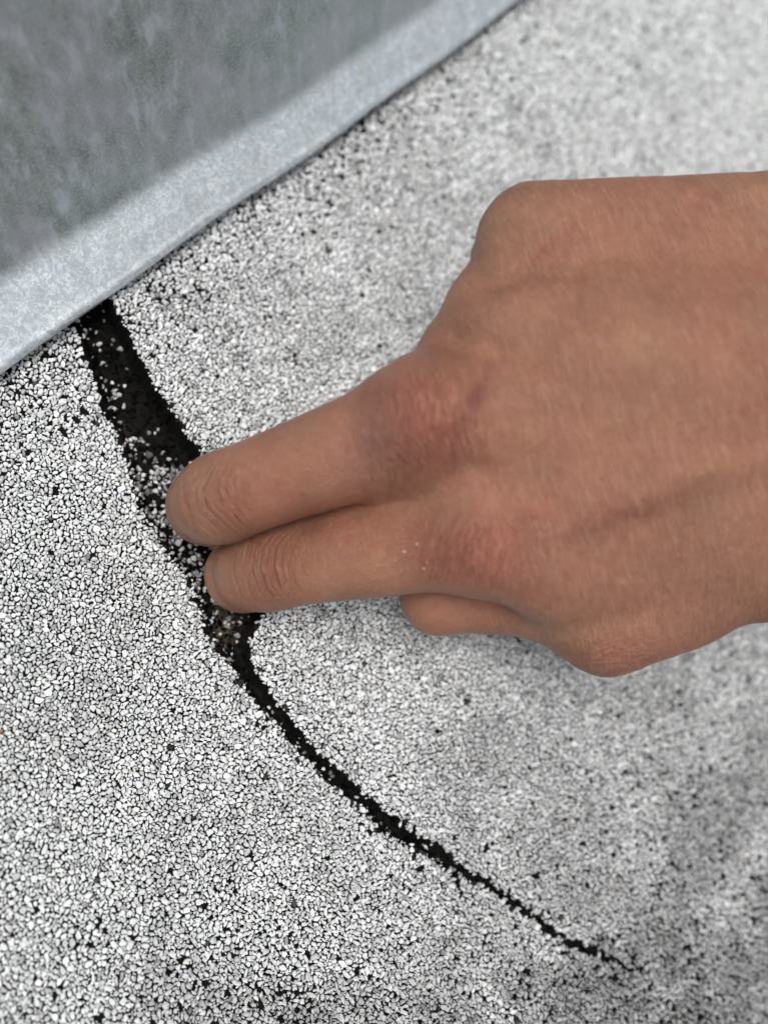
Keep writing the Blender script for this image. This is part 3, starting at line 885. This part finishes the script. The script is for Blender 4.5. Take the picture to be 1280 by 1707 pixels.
# fingernails, on the far side of the bent fingertips
m_nail, t, b = new_mat('fingernail', Roughness=0.28)
b.inputs['Base Color'].default_value = (0.60, 0.36, 0.29, 1)
b.inputs['Subsurface Weight'].default_value = 0.2; b.inputs['Subsurface Scale'].default_value = 0.002


def nail(a_, b_, ra, rb, dors, ln=10.5):
    ax = (b_ - a_); L_ = np.linalg.norm(ax); ax = ax / L_
    dors = dors - (dors @ ax) * ax; dors /= np.linalg.norm(dors); sd_ = np.cross(ax, dors)
    V = []; nu, nv_ = 9, 9
    for lay in (0.32, -0.5):
        for i in range(nu):
            s_ = L_ * 1.0 + rb * 0.62 - ln + ln * i / (nu - 1)
            f_ = min(1, max(0, s_ / L_)); r_ = (ra + (rb - ra) * f_)
            if s_ > L_: r_ = math.sqrt(max(0.2, rb * rb - (s_ - L_) ** 2)) * 1.0 + 0.15
            for j in range(nv_):
                th = math.radians(50) * (2 * j / (nv_ - 1) - 1) * (1 - 0.25 * (abs(2 * i / (nu - 1) - 1) ** 3))
                V.append(a_ + ax * s_ + (dors * math.cos(th) + sd_ * math.sin(th)) * (r_ + lay))
    Q = []; n_0 = nu * nv_
    for l_ in (0, 1):
        for i in range(nu - 1):
            for j in range(nv_ - 1):
                q_ = [l_ * n_0 + i * nv_ + j, l_ * n_0 + i * nv_ + j + 1, l_ * n_0 + (i + 1) * nv_ + j + 1, l_ * n_0 + (i + 1) * nv_ + j]
                Q.append(q_ if l_ else q_[::-1])
    bd = [i * nv_ for i in range(nu)] + [(nu - 1) * nv_ + j for j in range(1, nv_)] + [i * nv_ + nv_ - 1 for i in range(nu - 2, -1, -1)] + [j for j in range(nv_ - 2, 0, -1)]
    for i in range(len(bd)):
        p0, p1 = bd[i], bd[(i + 1) % len(bd)]
        Q.append([p0, p1, p1 + n_0, p0 + n_0])
    o = mesh_np('fingernail', np.array(V) @ R.T + CAM, [np.array(Q)], m_nail, person, smooth=True)
    o.matrix_parent_inverse = Matrix.Translation(-person.location)


left = np.array([-1.0, 0.0, 0.0]); down = np.array([0, 0, -1.0])
nail(MID['d'], MID['t'], 7.9, 6.3, left + down * 0.6)
nail(IND['d'], IND['t'], 7.5, 6.1, left + down * 0.6)
nail(RNG['d'], RNG['t'], 7.4, 6.2, down)
nail(PNK['d'], PNK['t'], 6.3, 5.4, down, 8.5)
nail(THU['p'], THU['t'], 7.4, 7.8, np.array([-0.5, -1.0, -0.2]), 12)

# dusty grains on the index and ring knuckles; specks at index tip imitate nail glint
m_dust_glint, t, b = new_mat('white_dust_glint', Roughness=0.8)
b.inputs['Base Color'].default_value = (0.62, 0.58, 0.52, 1)
sp_px = [(673, 921, 1.0), (697, 906, .8), (702, 918, .6), (699, 932, .6), (705, 935, .5), (718, 921, .9), (722, 932, .5),
         (707, 947, 1.0), (727, 944, .6), (664, 945, .4), (668, 950, .4), (690, 939, .4), (712, 938, .5), (600, 916, .4),
         (768, 468, .5), (770, 472, .5), (767, 476, .4), (902, 380, .4), (722, 907, .4), (660, 935, .35), (352, 990, .4), (360, 1000, .5), (366, 1005, .4), (374, 1009, .4), (364, 994, .3), (710, 912, .4), (684, 950, .3), (731, 935, .4)]
DV, DF, o_ = [], [], 0
for (px, py, s_) in sp_px:
    m = (np.abs(hx - px) < 12) & (np.abs(hy - py) < 12) & (HN[:, 2] > -0.2)
    ids = np.flatnonzero(m)
    if not len(ids): continue
    k_ = ids[np.argmin((hx[ids] - px) ** 2 + (hy[ids] - py) ** 2)]
    c = WORLD[k_]; n_w = R @ HN[k_]
    a1 = np.cross(n_w, [0.3, 0.5, 0.8]); a1 /= np.linalg.norm(a1); a2 = np.cross(n_w, a1)
    r_ = 0.22 * s_
    ringp = [c + (a1 * math.cos(x) + a2 * math.sin(x)) * r_ * rng.uniform(.4, 1.6) for x in np.arange(6) * math.pi / 3]
    DV += ringp + [c + n_w * r_ * 0.7, c - n_w * r_ * 0.5]
    for i in range(6):
        DF.append((o_ + i, o_ + (i + 1) % 6, o_ + 6)); DF.append((o_ + (i + 1) % 6, o_ + i, o_ + 7))
    o_ += 8
if DV:
    du = mesh_np('dust_glint', np.array(DV), [np.array(DF)], m_dust_glint, person)
    du.matrix_parent_inverse = Matrix.Translation(-person.location)
    du['kind'] = 'stuff'; du['label'] = 'tiny dusty white specks on the knuckle, and specks imitating a nail glint'

# sleeve round the forearm, outside the frame
m_slv, t, b = new_mat('dark_sleeve_cloth', Roughness=0.9)
b.inputs['Base Color'].default_value = (0.02, 0.022, 0.03, 1)
SVt, SQ = [], []
ns = 40; rings_ = [(0, 30), (0, 33), (6, 34), (40, 36), (110, 42), (200, 48), (300, 52)]
for (dx_, r_) in rings_:
    c = H(640 + 1500, 640, 178) + np.array([dx_, 0, -dx_ * 0.0])
    for k_ in range(ns):
        th = 2 * math.pi * k_ / ns; rr = r_ * (1 + 0.03 * math.sin(3 * th + dx_ / 17.0))
        SVt.append(c + np.array([0, math.cos(th) * rr, math.sin(th) * rr * 0.85]))
for i in range(len(rings_) - 1):
    for k_ in range(ns):
        SQ.append((i * ns + k_, i * ns + (k_ + 1) % ns, (i + 1) * ns + (k_ + 1) % ns, (i + 1) * ns + k_))
slv = mesh_np('sleeve', np.array(SVt) @ R.T + CAM, [np.array(SQ)], m_slv, person, smooth=True)
slv.matrix_parent_inverse = Matrix.Translation(-person.location)
